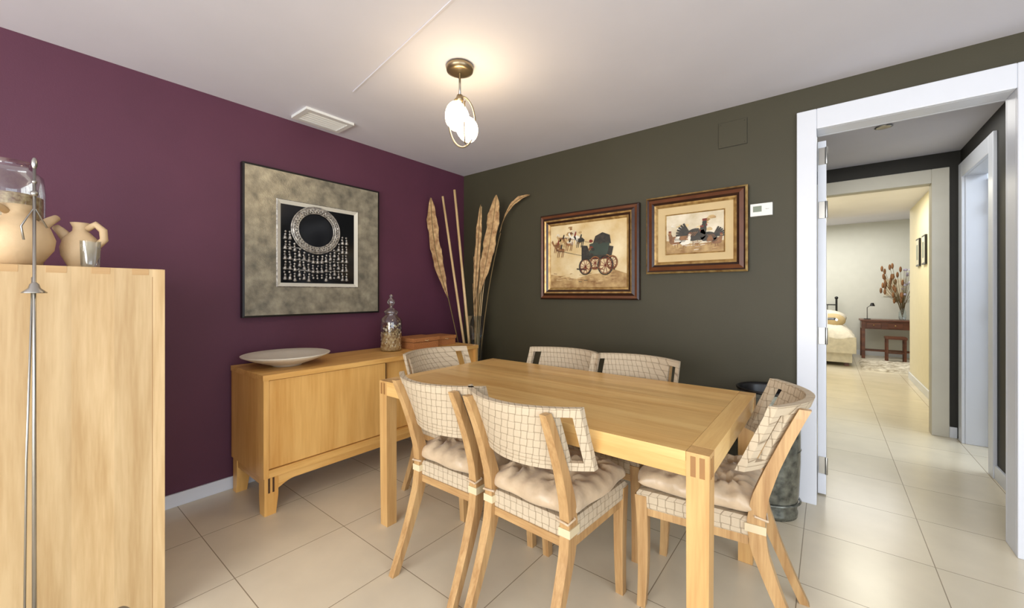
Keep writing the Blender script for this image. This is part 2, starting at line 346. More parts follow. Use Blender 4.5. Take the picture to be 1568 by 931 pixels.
# ------------------------------------------------------------ dining table
b = B(); X0, X1, Y0, Y1, T = 1.055, 2.635, -1.66, -.76, .75
e = .062
b.box(X0+e+.001, X1-e-.001, Y0, Y1, T-.028, T, 'tx')
for (a0, a1) in [(X0, X0+e), (X1-e, X1)]:
    b.box(a0, a1, Y0+e+.001, Y1-e-.001, T-.028, T, 'ty')
for yy in (Y0, Y1-.025): b.box(X0+e, X1-e, yy+.002, yy+.023, T-.072, T-.028, 'tx')
for xx in (X0, X1-.025): b.box(xx+.002, xx+.023, Y0+e, Y1-e, T-.072, T-.028, 'ty')
for lx in (X0, X1-e):
    for ly in (Y0, Y1-e):
        i0 = .005
        sx = i0 if lx == X0 else -i0; sy = i0 if ly == Y0 else -i0
        bot = [(lx+max(sx,0), ly+max(sy,0), 0), (lx+e+min(sx,0), ly+max(sy,0), 0), (lx+e+min(sx,0), ly+e+min(sy,0), 0), (lx+max(sx,0), ly+e+min(sy,0), 0)]
        top = [(lx, ly, T), (lx+e, ly, T), (lx+e, ly+e, T), (lx, ly+e, T)]
        b.hexa(bot, top, 'tz')
        yf = ly-.0006 if ly == Y0 else ly+e-.0004
        for k in (0, 1): b.box(lx+.012+k*.024, lx+.026+k*.024, yf, yf+.001, T-.068, T-.01, 'joint')
        xf = lx-.0008 if lx == X0 else lx+e-.0002
        for k in (0, 1): b.box(xf, xf+.001, ly+.015+k*.02, ly+.025+k*.02, T-.07, T-.012, 'joint')
b.finish('dining_table', (1.845, -1.21, 0), .003)

# ------------------------------------------------------------ dining chair
def chair_mesh():
    b = B()
    prof = [(-.150, 0), (-.105, .10), (-.055, .22), (-.012, .34), (.0, .43), (-.012, .52), (-.045, .62), (-.085, .72), (-.120, .80), (-.138, .838)]
    def py(z):
        for (a, za), (c, zc) in zip(prof, prof[1:]):
            if za <= z <= zc: return a+(c-a)*(z-za)/(zc-za)
        return prof[-1][0] if z > .8 else prof[0][0]
    PX = .172
    for sx in (-1, 1):
        rr = []
        for i in range(29):
            z = .832*i/28; y = py(z)
            w = .0145+.004*math.sin(math.pi*z/.84)-(.003 if i == 28 else 0)
            d = .016+.010*math.exp(-((z-.42)/.2)**2)
            rr.append([(sx*PX-w, y-d, z), (sx*PX+w, y-d, z), (sx*PX+w, y+d, z), (sx*PX-w, y+d, z)])
        b.rings(rr, 'chairw', smooth=False)
        rr = []
        for i in range(13):
            z = .43*i/12; w = .0155+.006*(z/.43); y = .375-.02*(z/.43)*(1-z/.43)*4*.4; x = sx*.180
            rr.append([(x-w, y-w, z), (x+w, y-w, z), (x+w, y+w, z), (x-w, y+w, z)])
        b.rings(rr, 'chairw', smooth=False)
        b.box(sx*PX-.0225, sx*PX+.0225, -.031, .031, .405, .432, 'strap')
        b.hexa([(sx*PX-.011, .02, .355), (sx*PX+.011, .02, .355), (sx*.180+.011, .36, .355), (sx*.180-.011, .36, .355)],
               [(sx*PX-.011, .02, .385), (sx*PX+.011, .02, .385), (sx*.180+.011, .36, .385), (sx*.180-.011, .36, .385)], 'chairw')
    b.box(-.16, .16, -.012, .012, .355, .385, 'chairwx'); b.box(-.165, .165, .365, .387, .355, .385, 'chairwx')
    zt = .448; zb = .383
    def ring(z, g): return [(-.186-g, -.012-g, z), (.186+g, -.012-g, z), (.200+g, .39+g, z), (-.200-g, .39+g, z)]
    b.rings([ring(zb, -.006), ring(zb+.008, 0), ring(zt-.01, 0), ring(zt, -.008)], 'weave', smooth=False)
    N = 48; tufts = [(-.48, -.45), (.48, -.45), (-.48, .45), (.48, .45), (0, 0)]
    top = []; bot = []
    for j in range(N+1):
        rt = []; rb = []
        for i in range(N+1):
            a = -1+2*i/N; c = -1+2*j/N
            aa = math.sin(a*math.pi/2); cc = math.sin(c*math.pi/2)
            k = 1-.07*(aa*aa*cc*cc)
            wobx = 1+.022*math.sin(9*c+1)*abs(aa); woby = 1+.022*math.sin(10*a+.5)*abs(cc)
            hw = (.198+.010*(cc+1)/2)
            x = aa*hw*k*wobx; y = .190+cc*.212*k*woby
            f = (max(0, 1-abs(aa)**5)*max(0, 1-abs(cc)**5))**.42
            h = .056*f
            for tx, ty in tufts:
                dx = aa-tx; dy = cc-ty; d2 = dx*dx+dy*dy; th = math.atan2(dy, dx)
                h -= f*(.036*math.exp(-d2/.016)+.013*math.cos(8*th+tx*3)*math.exp(-d2/.11)*(1-math.exp(-d2/.008)))
            h += f*.006*math.sin(17*aa+5*cc)*math.sin(6*cc+2)
            rim = max(abs(aa), abs(cc)); h += f*.008*math.cos(20*math.atan2(cc, aa))*max(0, rim-.6)/.4
            rt.append(b.bm.verts.new((x, y, .478+h))); rb.append(b.bm.verts.new((x, y, .478-.031*f)) if 0 < i < N and 0 < j < N else rt[-1])
        top.append(rt); bot.append(rb)
    for j in range(N):
        for i in range(N):
            b.face([top[j][i], top[j][i+1], top[j+1][i+1], top[j+1][i]], 'cushion', True)
            b.face([bot[j][i], bot[j+1][i], bot[j+1][i+1], bot[j][i+1]], 'cushion', True)
    for sx in (-1, 1):
        b.tube([(sx*.15, .02, .47), (sx*.195, .0, .46), (sx*.19, -.035, .452), (sx*.14, -.03, .455)], .004, 'cushion', 6)
    ZB, ZT, W = .622, .846, .25
    def by(x, z): return py(min(z, .838))+.031+1.75*(x*x-PX*PX)
    def strip(xa, xb, za, zb, th, n=24):
        rr = []
        for i in range(n+1):
            x = xa+(xb-xa)*i/n
            rr.append([(x, by(x, za)-th, za), (x, by(x, za)+th, za), (x, by(x, zb)+th, zb), (x, by(x, zb)-th, zb)])
        b.rings(rr, 'weave', smooth=False)
    strip(-W, W, ZT-.03, ZT, .013, 32); strip(-W, W, ZB, ZB+.03, .013, 32)
    for sx in (-1, 1):
        xa, xb = sorted((sx*W, sx*(W-.022)))
        strip(xa, xb, ZB+.03, ZT-.03, .012, 3)
    nx, nz = 22, 6; th = .010
    for r in range(nz):
        za = ZB+.028+(ZT-ZB-.056)*r/nz; zc = ZB+.028+(ZT-ZB-.056)*(r+1)/nz
        strip(-PX-.014, PX+.014, za, zc, th, nx)
    bmesh.ops.recalc_face_normals(b.bm, faces=b.bm.faces)
    me = bpy.data.meshes.new('dining_chair'); b.bm.to_mesh(me); b.bm.free()
    for k in b.mats: me.materials.append(M[k])
    return me
cm = chair_mesh()
for i, (x, y, r) in enumerate([(1.61, -1.69, 1), (2.045, -1.70, -2), (2.685, -1.13, 95), (1.003, -1.18, -90), (1.58, -.735, 180), (2.035, -.735, 180)]):
    o = bpy.data.objects.new('dining_chair' if i == 0 else 'dining_chair.%03d' % i, cm)
    o.location = (x, y, 0); o.rotation_euler = (0, 0, math.radians(r)); sc.collection.objects.link(o); addbev(o, .0025)

# ------------------------------------------------------------ sideboard
b = B(); SX0, SX1, SY0, SY1 = .03, .53, -2.02, -.35
b.box(SX0, SX1, SY0, SY1, .732, .762, 'sy')
b.box(SX0, SX1-.004, SY0+.004, SY0+.03, .205, .732, 'sz'); b.box(SX0, SX1-.004, SY1-.03, SY1-.004, .205, .732, 'sz')
b.box(SX0, SX0+.015, SY0+.03, SY1-.03, .24, .732, 'sy')
b.box(SX0, SX1-.002, SY0+.03, SY1-.03, .205, .245, 'sy')
b.box(SX1-.028, SX1-.012, SY0+.032, -1.255, .249, .728, 'sz')
b.box(SX1-.05, SX1-.032, -1.29, SY1-.032, .249, .728, 'sz')
b.box(SX1-.0115, SX1-.010, -1.262, -1.256, .249, .728, 'groove')
for y0_, y1_, sgn in ((SY0+.01, SY0+.08, 1), (SY1-.08, SY1-.01, -1)):
    for x0_, x1_, sg2 in ((SX0+.01, SX0+.075, 1), (SX1-.085, SX1-.01, -1)):
        b.box(x0_, x1_, y0_, y1_, .10, .205, 'sz')
        ix = .012 
        b.hexa([(x0_+(ix if sg2 < 0 else 0), y0_+(ix if sgn < 0 else 0), 0), (x1_-(ix if sg2 > 0 else 0), y0_+(ix if sgn < 0 else 0), 0), (x1_-(ix if sg2 > 0 else 0), y1_-(ix if sgn > 0 else 0), 0), (x0_+(ix if sg2 < 0 else 0), y1_-(ix if sgn > 0 else 0), 0)],
               [(x0_, y0_, .10), (x1_, y0_, .10), (x1_, y1_, .10), (x0_, y1_, .10)], 'sz')
        if sg2 < 0:
            for k in (0, 1): b.box(x1_-.0002, x1_+.0008, y0_+.018+k*.022, y0_+.028+k*.022, .12, .2, 'groove')
for xx in (SX0+.015, SX1-.04):
    pts = [(xx, SY0+.08, .205), (xx, SY1-.08, .205), (xx, SY1-.08, .13)]
    for i in range(9): a = i/8; pts.append((xx, SY1-.08-.09*a, .13+.032*math.sin(a*math.pi/2)))
    for i in range(9): a = 1-i/8; pts.append((xx, SY0+.08+.09*a, .13+.032*math.sin(a*math.pi/2)))
    b.prism(pts, (.025, 0, 0), 'sy')
for yy in (SY0+.015, SY1-.04):
    b.box(SX0+.075, SX1-.085, yy, yy+.022, .155, .205, 'sx')
b.finish('sideboard', (.28, -1.185, 0), .003)

b = B(); c = (.285, -1.80, .763)
b.lathe([(0, .006), (.06, .006), (.065, 0), (.08, 0), (.085, .008), (.14, .025), (.20, .048), (.24, .066), (.243, .071), (.238, .073), (.19, .056), (.12, .032), (.05, .02), (0, .018)], c, 'ceramic', 56)
b.finish('serving_bowl', c)

b = B(); c = (.25, -1.03, .763)
b.lathe([(0, .003), (.068, 0), (.078, .008), (.080, .22), (.074, .245), (.048, .268), (.045, .278), (.05, .288)], c, 'glass', 36)
b.lathe([(.05, .288), (.055, .294), (.05, .304), (.034, .318), (.014, .33), (.012, .342), (.026, .358), (.030, .376), (.02, .396), (.007, .408), (.016, .422), (.0, .436)], c, 'glass', 30)
b.lathe([(.0, .006), (.07, .006), (.073, .012), (.073, .13), (.05, .142), (0, .145)], c, 'potp', 24)
for i in range(170):
    a = random.random()*6.28; r = .030+random.random()*.038; z = .02+random.random()*.19
    if z < .14: r = .071
    b.sph((c[0]+r*math.cos(a), c[1]+r*math.sin(a), c[2]+z), (.006 if z < .14 else .012, .008, .009), random.choice(['potp', 'shell', 'p_brn', 'clay']), 6, 4)
b.finish('apothecary_jar', c)

def wbox(name, x0, x1, y0, y1, z0, z1):
    b = B(); b.box(x0, x1, y0, y1, z0, z0+(z1-z0)*.60, 'wicker'); b.box(x0-.006, x1+.006, y0-.006, y1+.006, z0+(z1-z0)*.64, z1, 'wicker')
    b.box(x0+.002, x1-.002, y0+.002, y1-.002, z0+(z1-z0)*.6, z0+(z1-z0)*.64, 'groove')
    b.tube([(x1+.004, (y0+y1)/2-.02, z1-.02), (x1+.016, (y0+y1)/2, z1-.025), (x1+.004, (y0+y1)/2+.02, z1-.02)], .003, 'rod')
    return b.finish(name, ((x0+x1)/2, (y0+y1)/2, z0), .004)
wbox('wicker_box', .14, .36, -.90, -.65, .763, .85)
wbox('wicker_box', .12, .32, -.63, -.42, .763, .84)

# ------------------------------------------------------------ tall glass floor vase + dried arrangement
b = B(); c = (.32, -.17, 0)
b.lathe([(0, .004), (.085, 0), (.09, .01), (.08, .2), (.07, .5), (.072, .8), (.085, 1.0), (.088, 1.0)], c, 'glassb', 36)
def leafstrip(pts, w, side, k='leaf', curl=.25, wav=.006):
    pts = [Vector(p) for p in pts]; side = Vector(side).normalized(); rr = []
    for i, p in enumerate(pts):
        d = (pts[min(i+1, len(pts)-1)]-pts[max(0, i-1)]).normalized(); n = d.cross(side).normalized()
        r = []
        for j in range(9):
            a = -1+j/4; ww = w[i]*(1+.10*math.sin(i*1.1+(1 if a > 0 else 0)*1.7)*abs(a)+.05*math.sin(i*2.7)*abs(a))
            r.append(p+side*(a*ww)+n*(abs(a)*w[i]*curl)+n*(wav*math.sin(i*1.0+j*2)*abs(a)))
        rr.append(r)
    b.rings(rr, k, True, closed=False, cap=False)
    b.tube(pts, [.003]*len(pts), 'stem', 5)
def curve(p0, p1, p2, n=24):
    p0, p1, p2 = map(Vector, (p0, p1, p2)); return [(p0*(1-t)**2+p1*2*t*(1-t)+p2*t*t) for t in [i/n for i in range(n+1)]]
base = Vector((.32, -.17, .03))
b.tube([base, (.165, -.43, 2.08)], [.013, .010], 'rod', 8)
b.tube([base+Vector((.02, 0, 0)), (.245, -.36, 2.14)], [.014, .011], 'rod', 8)
b.tube([base+Vector((-.02, .02, 0)), (.43, -.20, 1.99)], [.006, .004], 'rod', 8)
def wl(n, W):
    out = []
    for i in range(n+1):
        t = i/n; out.append(W*max(.06, min(1, (t/.35)**.8)*(1 if t < .75 else max(.05, 1-((t-.75)/.25)**2.2*.95))))
    return out
sd = (.784, .621, 0)
b.tube(curve(base, (.22, -.33, .9), (.20, -.40, 1.18)), .005, 'stem', 6)
leafstrip(curve((.20, -.39, 1.15), (.07, -.48, 1.6), (.075, -.49, 2.07)), wl(24, .046), sd, curl=.35)
b.tube(curve(base, (.36, -.2, .9), (.42, -.20, 1.3)), .006, 'stem', 6)
leafstrip(curve((.41, -.21, 1.2), (.52, -.17, 1.65), (.555, -.14, 2.09)), wl(24, .052), sd, curl=-.4)
leafstrip(curve((.375, -.24, 1.1), (.42, -.25, 1.5), (.455, -.24, 2.0)), wl(24, .024), sd)
b.tube(curve(base, (.42, -.16, 1.2), (.57, -.10, 1.75)), .005, 'stem', 6)
leafstrip(curve((.57, -.11, 1.76), (.64, -.09, 2.05), (.86, -.05, 2.06)), [.034*max(.05, math.sin(math.pi*(.08+.9*i/24))) for i in range(25)], (.3, 0, 1), curl=.2, wav=.003)
for k in range(12):
    a = random.random()*6.28; b.tube(curve(base+Vector((.02*math.cos(a), .02*math.sin(a), 0)), (.36, -.2, .7), (.33+.13*random.random(), -.22+.08*random.random(), 1.1+.5*random.random())), .0035, random.choice(['rod', 'stem', 'leaf']), 5)
b.finish('dried_palm_arrangement', c)

# ------------------------------------------------------------ zinc floor vase by the door
b = B(); c = (2.625, -.22, 0)
b.lathe([(0, .012), (.125, .012), (.13, 0), (.138, 0), (.14, .02), (.135, .035), (.145, .12), (.152, .3), (.152, .5), (.148, .63), (.15, .665)], c, 'zinc', 44)
b.lathe([(.14, .65), (.15, .66), (.155, .668), (.154, .674), (.146, .676), (.138, .66), (.13, .3), (.12, .05), (0, .04)], c, 'blackm', 44)
for z in (.08, .36, .6): b.lathe([(.146, z-.006), (.155, z), (.146, z+.006)], c, 'zinc', 44)
b.finish('zinc_floor_vase', c)

# ------------------------------------------------------------ purple-wall artwork
b = B(); Ya, Yb, Za, Zb = -1.96, -.998, 1.05, 2.027
D = .04
def ringframe_x(xa, xb, o, i, k):
    V = lambda x, r: [(x, r[0], r[2]), (x, r[1], r[2]), (x, r[1], r[3]), (x, r[0], r[3])]
    A = V(xa, o); C = V(xb, i)
    for j in range(4):
        q = [A[j], A[(j+1)%4], C[(j+1)%4], C[j]]
        b.face([b.bm.verts.new(p) for p in q], k)
ins = lambda r, d: (r[0]+d, r[1]-d, r[2]+d, r[3]-d)
O = (Ya, Yb, Za, Zb); I = (-1.765, -1.18, 1.245, 1.835)
ringframe_x(0.001, D, O, O, 'blackm'); ringframe_x(D, D+.001, O, ins(O, .012), 'blackm')
ringframe_x(D+.001, D-.006, ins(O, .012), I, 'pewter')
ringframe_x(D-.006, D+.002, I, ins(I, .006), 'silver')
ringframe_x(D+.002, D-.012, ins(I, .006), ins(I, .030), 'matwhite')
J = ins(I, .030); V = [(D-.012, J[0], J[2]), (D-.012, J[1], J[2]), (D-.012, J[1], J[3]), (D-.012, J[0], J[3])]
b.face([b.bm.verts.new(p) for p in V], 'black')
cy, cz, xx = -1.50, 1.65, D-.004
for R, r in ((.170, .005), (.157, .009), (.141, .009), (.126, .005)):
    b.tube([(xx, cy+R*math.cos(a), cz+R*math.sin(a)*.96) for a in [2*math.pi*i/48 for i in range(48)]], r, 'silver', 8, closed=True)
for i in range(44):
    a = 2*math.pi*i/44; b.sph((xx+.006, cy+.149*math.cos(a), cz+.149*math.sin(a)*.96), .0075, 'silver', 6, 4)
    b.sph((xx+.006, cy+.134*math.cos(a+.07), cz+.134*math.sin(a+.07)*.96), .004, 'matwhite', 5, 4)
for q in range(15):
    y = cy-.21+q*.031
    dd = (y-cy)/.175
    z = cz-.165*math.sqrt(max(0, 1-dd*dd))-.02 if abs(dd) < 1 else cz-.02
    z = min(z, cz-.03); n = 0
    while z > 1.30:
        if n % 3 == 2:
            b.lathe([(0, .0), (.005, 0), (.014, -.026), (.0, -.03)], (xx, y, z+.012), 'silver', 8); z -= .032
        else: b.sph((xx, y+random.uniform(-.004, .004), z), (.005, .008, .008), 'silver', 7, 5); z -= .018
        n += 1
for z in (1.52, 1.44, 1.37): b.tube([(xx-.002, cy-.21, z), (xx-.002, cy, z-.012), (xx-.002, cy+.225, z)], .003, 'silver', 5)
b.finish('framed_silver_necklace', (0, -1.48, 1.54))

# ------------------------------------------------------------ green-wall paintings
def frame_y(b, O, prof):
    V = lambda r, d: [(r[0], -d, r[2]), (r[1], -d, r[2]), (r[1], -d, r[3]), (r[0], -d, r[3])]
    for (i0, d0, _), (i1, d1, k) in zip(prof, prof[1:]):
        A = V(ins(O, i0), d0); C = V(ins(O, i1), d1)
        for j in range(4): b.face([b.bm.verts.new(p) for p in [A[j], A[(j+1)%4], C[(j+1)%4], C[j]]], k)
    i1, d1, _ = prof[-1]; return ins(O, i1), d1
def poly(b, pts, d, k): b.prism([(x, -d, z) for x, z in pts], (0, -.0015, 0), k)
def ell(cx, cz, rx, rz, n=14, rot=0):
    return [(cx+rx*math.cos(t)*math.cos(rot)-rz*math.sin(t)*math.sin(rot), cz+rx*math.cos(t)*math.sin(rot)+rz*math.sin(t)*math.cos(rot)) for t in [2*math.pi*i/n for i in range(n)]]
def blob(cx, cz, rx, rz, n=16):
    return [(cx+rx*math.cos(t)*random.uniform(.75, 1.2), cz+rz*math.sin(t)*random.uniform(.75, 1.2)) for t in [2*math.pi*i/n for i in range(n)]]
def stroke(b, p, q, w, d, k):
    p = Vector(p); q = Vector(q); t = (q-p).normalized(); n = Vector((-t.y, t.x))*w/2
    poly(b, [tuple(p+n), tuple(q+n*.6), tuple(q-n*.6), tuple(p-n)], d, k)
b = B(); O = (.963, 1.821, 1.155, 1.862)
R, d = frame_y(b, O, [(0, .001, ''), (0, .035, 'fr_dark'), (.012, .045, 'fr_dark'), (.03, .04, 'fr_brown'), (.05, .05, 'fr_dark'), (.062, .044, 'gold'), (.078, .034, 'fr_dark'), (.088, .03, 'gold'), (.097, .022, 'gold')])
b.box(R[0]-.002, R[1]+.002, -d, -.002, R[2]-.002, R[3]+.002, 'cv1')
k = d
poly(b, [(R[0], R[2]), (R[1], R[2]), (R[1], R[2]+.10), (1.62, R[2]+.135), (1.55, R[2]+.11), (1.42, R[2]+.10), (1.3, R[2]+.07), (1.18, R[2]+.09), (R[0], R[2]+.11)], k, 'cv1b')
k += .0016
for i in range(26): poly(b, blob(random.uniform(1.1, 1.40), random.uniform(1.60, 1.74), random.uniform(.01, .03), random.uniform(.006, .018), 9), k-.001+i*.0001, random.choice(['cv1b', 'cv1', 'p_brn', 'cv2']))
cx, cz = 1.47, 1.50
poly(b, [(cx-.12, cz-.03), (cx+.13, cz-.03), (cx+.15, cz+.06), (cx+.11, cz+.07), (cx+.10, cz+.0), (cx-.04, cz+.0), (cx-.07, cz+.08), (cx-.12, cz+.085)], k, 'p_blk')
poly(b, [(cx-.05, cz+.0), (cx+.10, cz+.0), (cx+.12, cz+.09), (cx+.0, cz+.10), (cx-.05, cz+.09)], k+.0016, 'p_teal')
poly(b, [(cx-.02, cz+.095), (cx+.13, cz+.085), (cx+.12, cz+.15), (cx+.06, cz+.175), (cx+.0, cz+.15)], k, 'p_blk')
for i in range(8): poly(b, blob(cx+random.uniform(-.08, .13), cz+random.uniform(-.02, .18), .018, .012, 8), k+.0026+i*.0001, random.choice(['p_blk', 'p_brn', 'p_teal', 'p_red']))
for wx, wz, r in ((cx-.085, cz-.085, .062), (cx+.085, cz-.08, .072), (cx+.0, cz-.06, .05), (cx+.14, cz-.06, .05)):
    kk = 'p_blk' if r > .055 else 'p_brn'
    pts = [(wx+r*.85*math.cos(a), -(k+.004), wz+r*math.sin(a)) for a in [2*math.pi*i/24 for i in range(24)]]
    b.tube(pts, .0045, kk, 6, closed=True)
    pts = [(wx+r*.72*math.cos(a), -(k+.004), wz+r*.86*math.sin(a)) for a in [2*math.pi*i/24 for i in range(24)]]
    b.tube(pts, .002, 'p_red', 5, closed=True)
    for i in range(5):
        a = math.pi*i/5; stroke(b, (wx-r*.85*math.cos(a), wz-r*math.sin(a)), (wx+r*.85*math.cos(a), wz+r*math.sin(a)), .004, k+.003, 'p_red')
for i, (hx, hz) in enumerate([(1.13, 1.60), (1.18, 1.64), (1.24, 1.61), (1.29, 1.655), (1.16, 1.56), (1.34, 1.63)]):
    kk = ['p_brn', 'cv1b', 'p_brn', 'p_wht', 'p_brn', 'p_blk'][i]
    poly(b, blob(hx, hz, .036, .018), k+.001, kk); poly(b, [(hx-.03, hz), (hx-.05, hz+.045), (hx-.062, hz+.03), (hx-.04, hz-.005)], k+.0014, kk)
    for q in (-.025, -.01, .015, .028): stroke(b, (hx+q, hz-.01), (hx+q-.01, hz-.06), .006, k+.0018, kk)
    stroke(b, (hx, hz+.01), (hx+.01, hz+.045), .014, k+.002, 'p_red' if i % 3 == 0 else 'p_blk')
stroke(b, (1.12, 1.56), (1.37, 1.5), .004, k+.002, 'p_blk'); stroke(b, (1.2, 1.66), (1.44, 1.6), .003, k+.002, 'p_blk')
for i in range(14):
    x = random.uniform(1.3, 1.62); stroke(b, (x, 1.40), (x+random.uniform(.02, .06), 1.40+random.uniform(-.015, .015)), .012, k+.0005+i*.0001, random.choice(['p_blk', 'p_brn']))
for i in range(40):
    x = random.uniform(R[0]+.02, R[1]-.08); z = R[2]+random.uniform(.02, .12)
    stroke(b, (x, z), (x+random.uniform(.02, .06), z+random.uniform(-.006, .006)), .005, k+i*.00005, random.choice(['p_brn', 'cv1', 'cv1b', 'p_blk']))
b.finish('carriage_painting', (1.392, 0, 1.508))
b = B(); O = (1.875, 2.505, 1.34, 1.875)
R, d = frame_y(b, O, [(0, .001, ''), (0, .04, 'fr_dark'), (.012, .052, 'gold'), (.022, .046, 'fr_dark'), (.045, .055, 'fr_brown'), (.06, .045, 'fr_dark'), (.07, .04, 'gold'), (.08, .03, 'gold'), (.082, .026, 'matbeige'), (.128, .024, 'matbeige'), (.13, .028, 'gold'), (.136, .022, 'gold')])
b.box(R[0]-.002, R[1]+.002, -d, -.002, R[2]-.002, R[3]+.002, 'cv2'); k = d
poly(b, [(R[0], R[2]), (R[1], R[2]), (R[1], R[2]+.07), (R[0]+.2, R[2]+.055), (R[0]+.1, R[2]+.07), (R[0], R[2]+.09)], k, 'cv1b'); k += .0016
for i in range(24): poly(b, blob(random.uniform(R[0]+.04, R[1]-.04), random.uniform(R[2]+.09, R[3]-.03), .022, .012, 9), k-.0014+i*.00008, random.choice(['cv1', 'cv2', 'p_wht', 'matbeige', 'cv1b']))
def hen(x, z, s, kk, f=1):
    # fine-feathered bird: body, breast, neck, head with comb, fan tail, legs
    poly(b, ell(x, z, .042*s, .028*s, 18, rot=.2*f), k+.0008, kk)
    poly(b, ell(x+f*.022*s, z-.002*s, .026*s, .026*s, 16), k+.0009, kk)
    poly(b, [(x+f*.015*s, z+.012*s), (x+f*.034*s, z+.050*s), (x+f*.048*s, z+.050*s), (x+f*.050*s, z+.02*s), (x+f*.044*s, z-.005*s)], k+.0012, kk)
    poly(b, ell(x+f*.042*s, z+.052*s, .010*s, .010*s, 12), k+.0016, kk)
    poly(b, [(x+f*.051*s, z+.054*s), (x+f*.061*s, z+.049*s), (x+f*.051*s, z+.047*s)], k+.002, 'gold')
    for q in range(3): poly(b, ell(x+f*(.036+.006*q)*s, z+.064*s, .004*s, .006*s, 8), k+.002, 'p_red')
    poly(b, ell(x+f*.050*s, z+.040*s, .003*s, .006*s, 8), k+.0021, 'p_red')
    for q in range(6):
        a = 2.0+q*.24; stroke(b, (x-f*.025*s, z+.005*s), (x-f*.025*s+f*math.cos(a)*.058*s, z+.005*s+math.sin(a)*.055*s), .014*s, k+.001+q*.0001, kk)
    for q in range(5): stroke(b, (x+f*(-.02+.008*q)*s, z+.012*s), (x+f*(-.034+.008*q)*s, z-.006*s), .003*s, k+.0024, 'p_brn' if kk == 'p_blk' else 'p_blk')
    for q in (-.008, .012): stroke(b, (x+q*s, z-.022*s), (x+q*s, z-.052*s), .004, k+.0004, 'p_brn')
hen(2.075, 1.565, .95, 'p_brn', -1); hen(2.195, 1.595, 1.45, 'p_blk', 1); hen(2.285, 1.575, 1.1, 'p_blk', -1); hen(2.13, 1.555, .8, 'p_wht', 1); hen(2.325, 1.545, .7, 'p_brn', 1)
for i in range(30):
    x = random.uniform(R[0]+.01, R[1]-.04); z = R[2]+random.uniform(.01, .07); stroke(b, (x, z), (x+.03, z+.003), .004, k+i*.00005, random.choice(['p_brn', 'p_wht', 'cv1b']))
b.finish('poultry_painting', (2.19, 0, 1.607))

b = B(); b.box(2.515, 2.63, -.024, 0, 1.675, 1.75, 'plastic'); b.box(2.53, 2.575, -.0255, -.024, 1.70, 1.735, 'lcd')
b.lathe([(0, 0), (.009, 0), (.009, .003), (0, .003)], (2.605, -.0245, 1.712), 'plastic', 12); b.finish('thermostat', (2.57, 0, 1.71), .004)
b = B(); b.box(2.335, 2.495, -.006, 0, 2.14, 2.30, 'green')
b.box(2.333, 2.497, -.002, 0, 2.138, 2.302, 'dark')
for sx, sz in ((2.348, 2.153), (2.482, 2.287), (2.348, 2.287), (2.482, 2.153)): b.sph((sx, -.006, sz), .003, 'green', 8, 5)
b.finish('junction_box_cover', (2.415, 0, 2.22), .0015)

# ------------------------------------------------------------ tall cabinet
b = B(); KX0, KX1, KY0, KY1, KT = .06, .95, -2.97, -2.50, 1.292
def sidepanel(xa):
    pts = [(xa, KY0, 0), (xa, KY0+.06, 0)]
    for i in range(9): a = i/8; pts.append((xa, KY0+.06+.03*a, .05+.055*math.sin(a*math.pi/2)))
    for i in range(9): a = 1-i/8; pts.append((xa, KY1-.07-.05*a, .04+.065*math.sin(a*math.pi/2)))
    pts += [(xa, KY1-.07, 0), (xa, KY1, 0), (xa, KY1, KT-.002), (xa, KY0, KT-.002)]
    b.prism(pts, (.03, 0, 0), 'cz')
sidepanel(KX0); sidepanel(KX1-.03)
b.box(KX0+.03, KX1-.03, KY0, KY1, KT-.03, KT, 'cz')
b.box(KX0+.03, KX1-.03, KY1-.015, KY1-.002, .115, KT-.03, 'cz'); b.box(KX0+.03, KX1-.03, KY0+.02, KY1-.015, .115, .135, 'cz')
b.box(KX0+.035, (KX0+KX1)/2-.002, KY0, KY0+.02, .13, KT-.035, 'cz'); b.box((KX0+KX1)/2+.002, KX1-.035, KY0, KY0+.02, .13, KT-.035, 'cz')
for xx in ((KX0+KX1)/2-.03, (KX0+KX1)/2+.03): b.sph((xx, KY0-.012, .75), .012, 'cz', 10, 6)
for i in range(4):
    y = KY1-.045-i*.10; b.box(KX1-.0004, KX1+.0006, y-.045, y, KT-.024, KT-.002, 'cy')
b.box(KX1-.0004, KX1+.0005, KY1-.036, KY1-.0345, .0, KT-.03, 'joint')
b.finish('tall_cabinet', (.5, -2.735, 0), .003)

def jug(name, c, R, Hh, neck, hd, k='clay'):
    b = B(); 
    b.lathe([(0, .003), (R*.5, 0), (R*.62, Hh*.04), (R*.95, Hh*.28), (R, Hh*.45), (R*.85, Hh*.65), (neck*1.05, Hh*.82), (neck, Hh*.9), (neck*1.35, Hh), (neck*1.2, Hh*1.0), (neck*.8, Hh*.9), (neck*.7, Hh*.8)], c, k, 32)
    hx, hy = hd; p = Vector(c)
    n = Vector((hx, hy, 0)).normalized()
    b.tube([p+n*neck*.9+Vector((0, 0, Hh*.88)), p+n*(neck+R*.45)+Vector((0, 0, Hh*.98)), p+n*(R*1.25)+Vector((0, 0, Hh*.85)), p+n*(R*1.3)+Vector((0, 0, Hh*.65)), p+n*(R*.9)+Vector((0, 0, Hh*.5))], [.011, .012, .012, .012, .012], k, 10)
    m = -n
    b.tube([p+m*R*.6+Vector((0, 0, Hh*.62)), p+m*R*1.1+Vector((0, 0, Hh*.82)), p+m*R*1.35+Vector((0, 0, Hh*.9))], [.02, .014, .011], k, 10)
    return b.finish(name, c)
jug('clay_jug', (.80, -2.845, KT), .085, .20, .03, (.62, -.78))
jug('clay_jug', (.76, -2.70, KT), .052, .165, .02, (.55, .83))
b = B(); c = (.45, -2.86, KT)
b.lathe([(0, .004), (.07, 0), (.085, .02), (.09, .12), (.09, .30), (.085, .36), (.06, .385), (.058, .40), (.07, .41)], c, 'glass', 32)
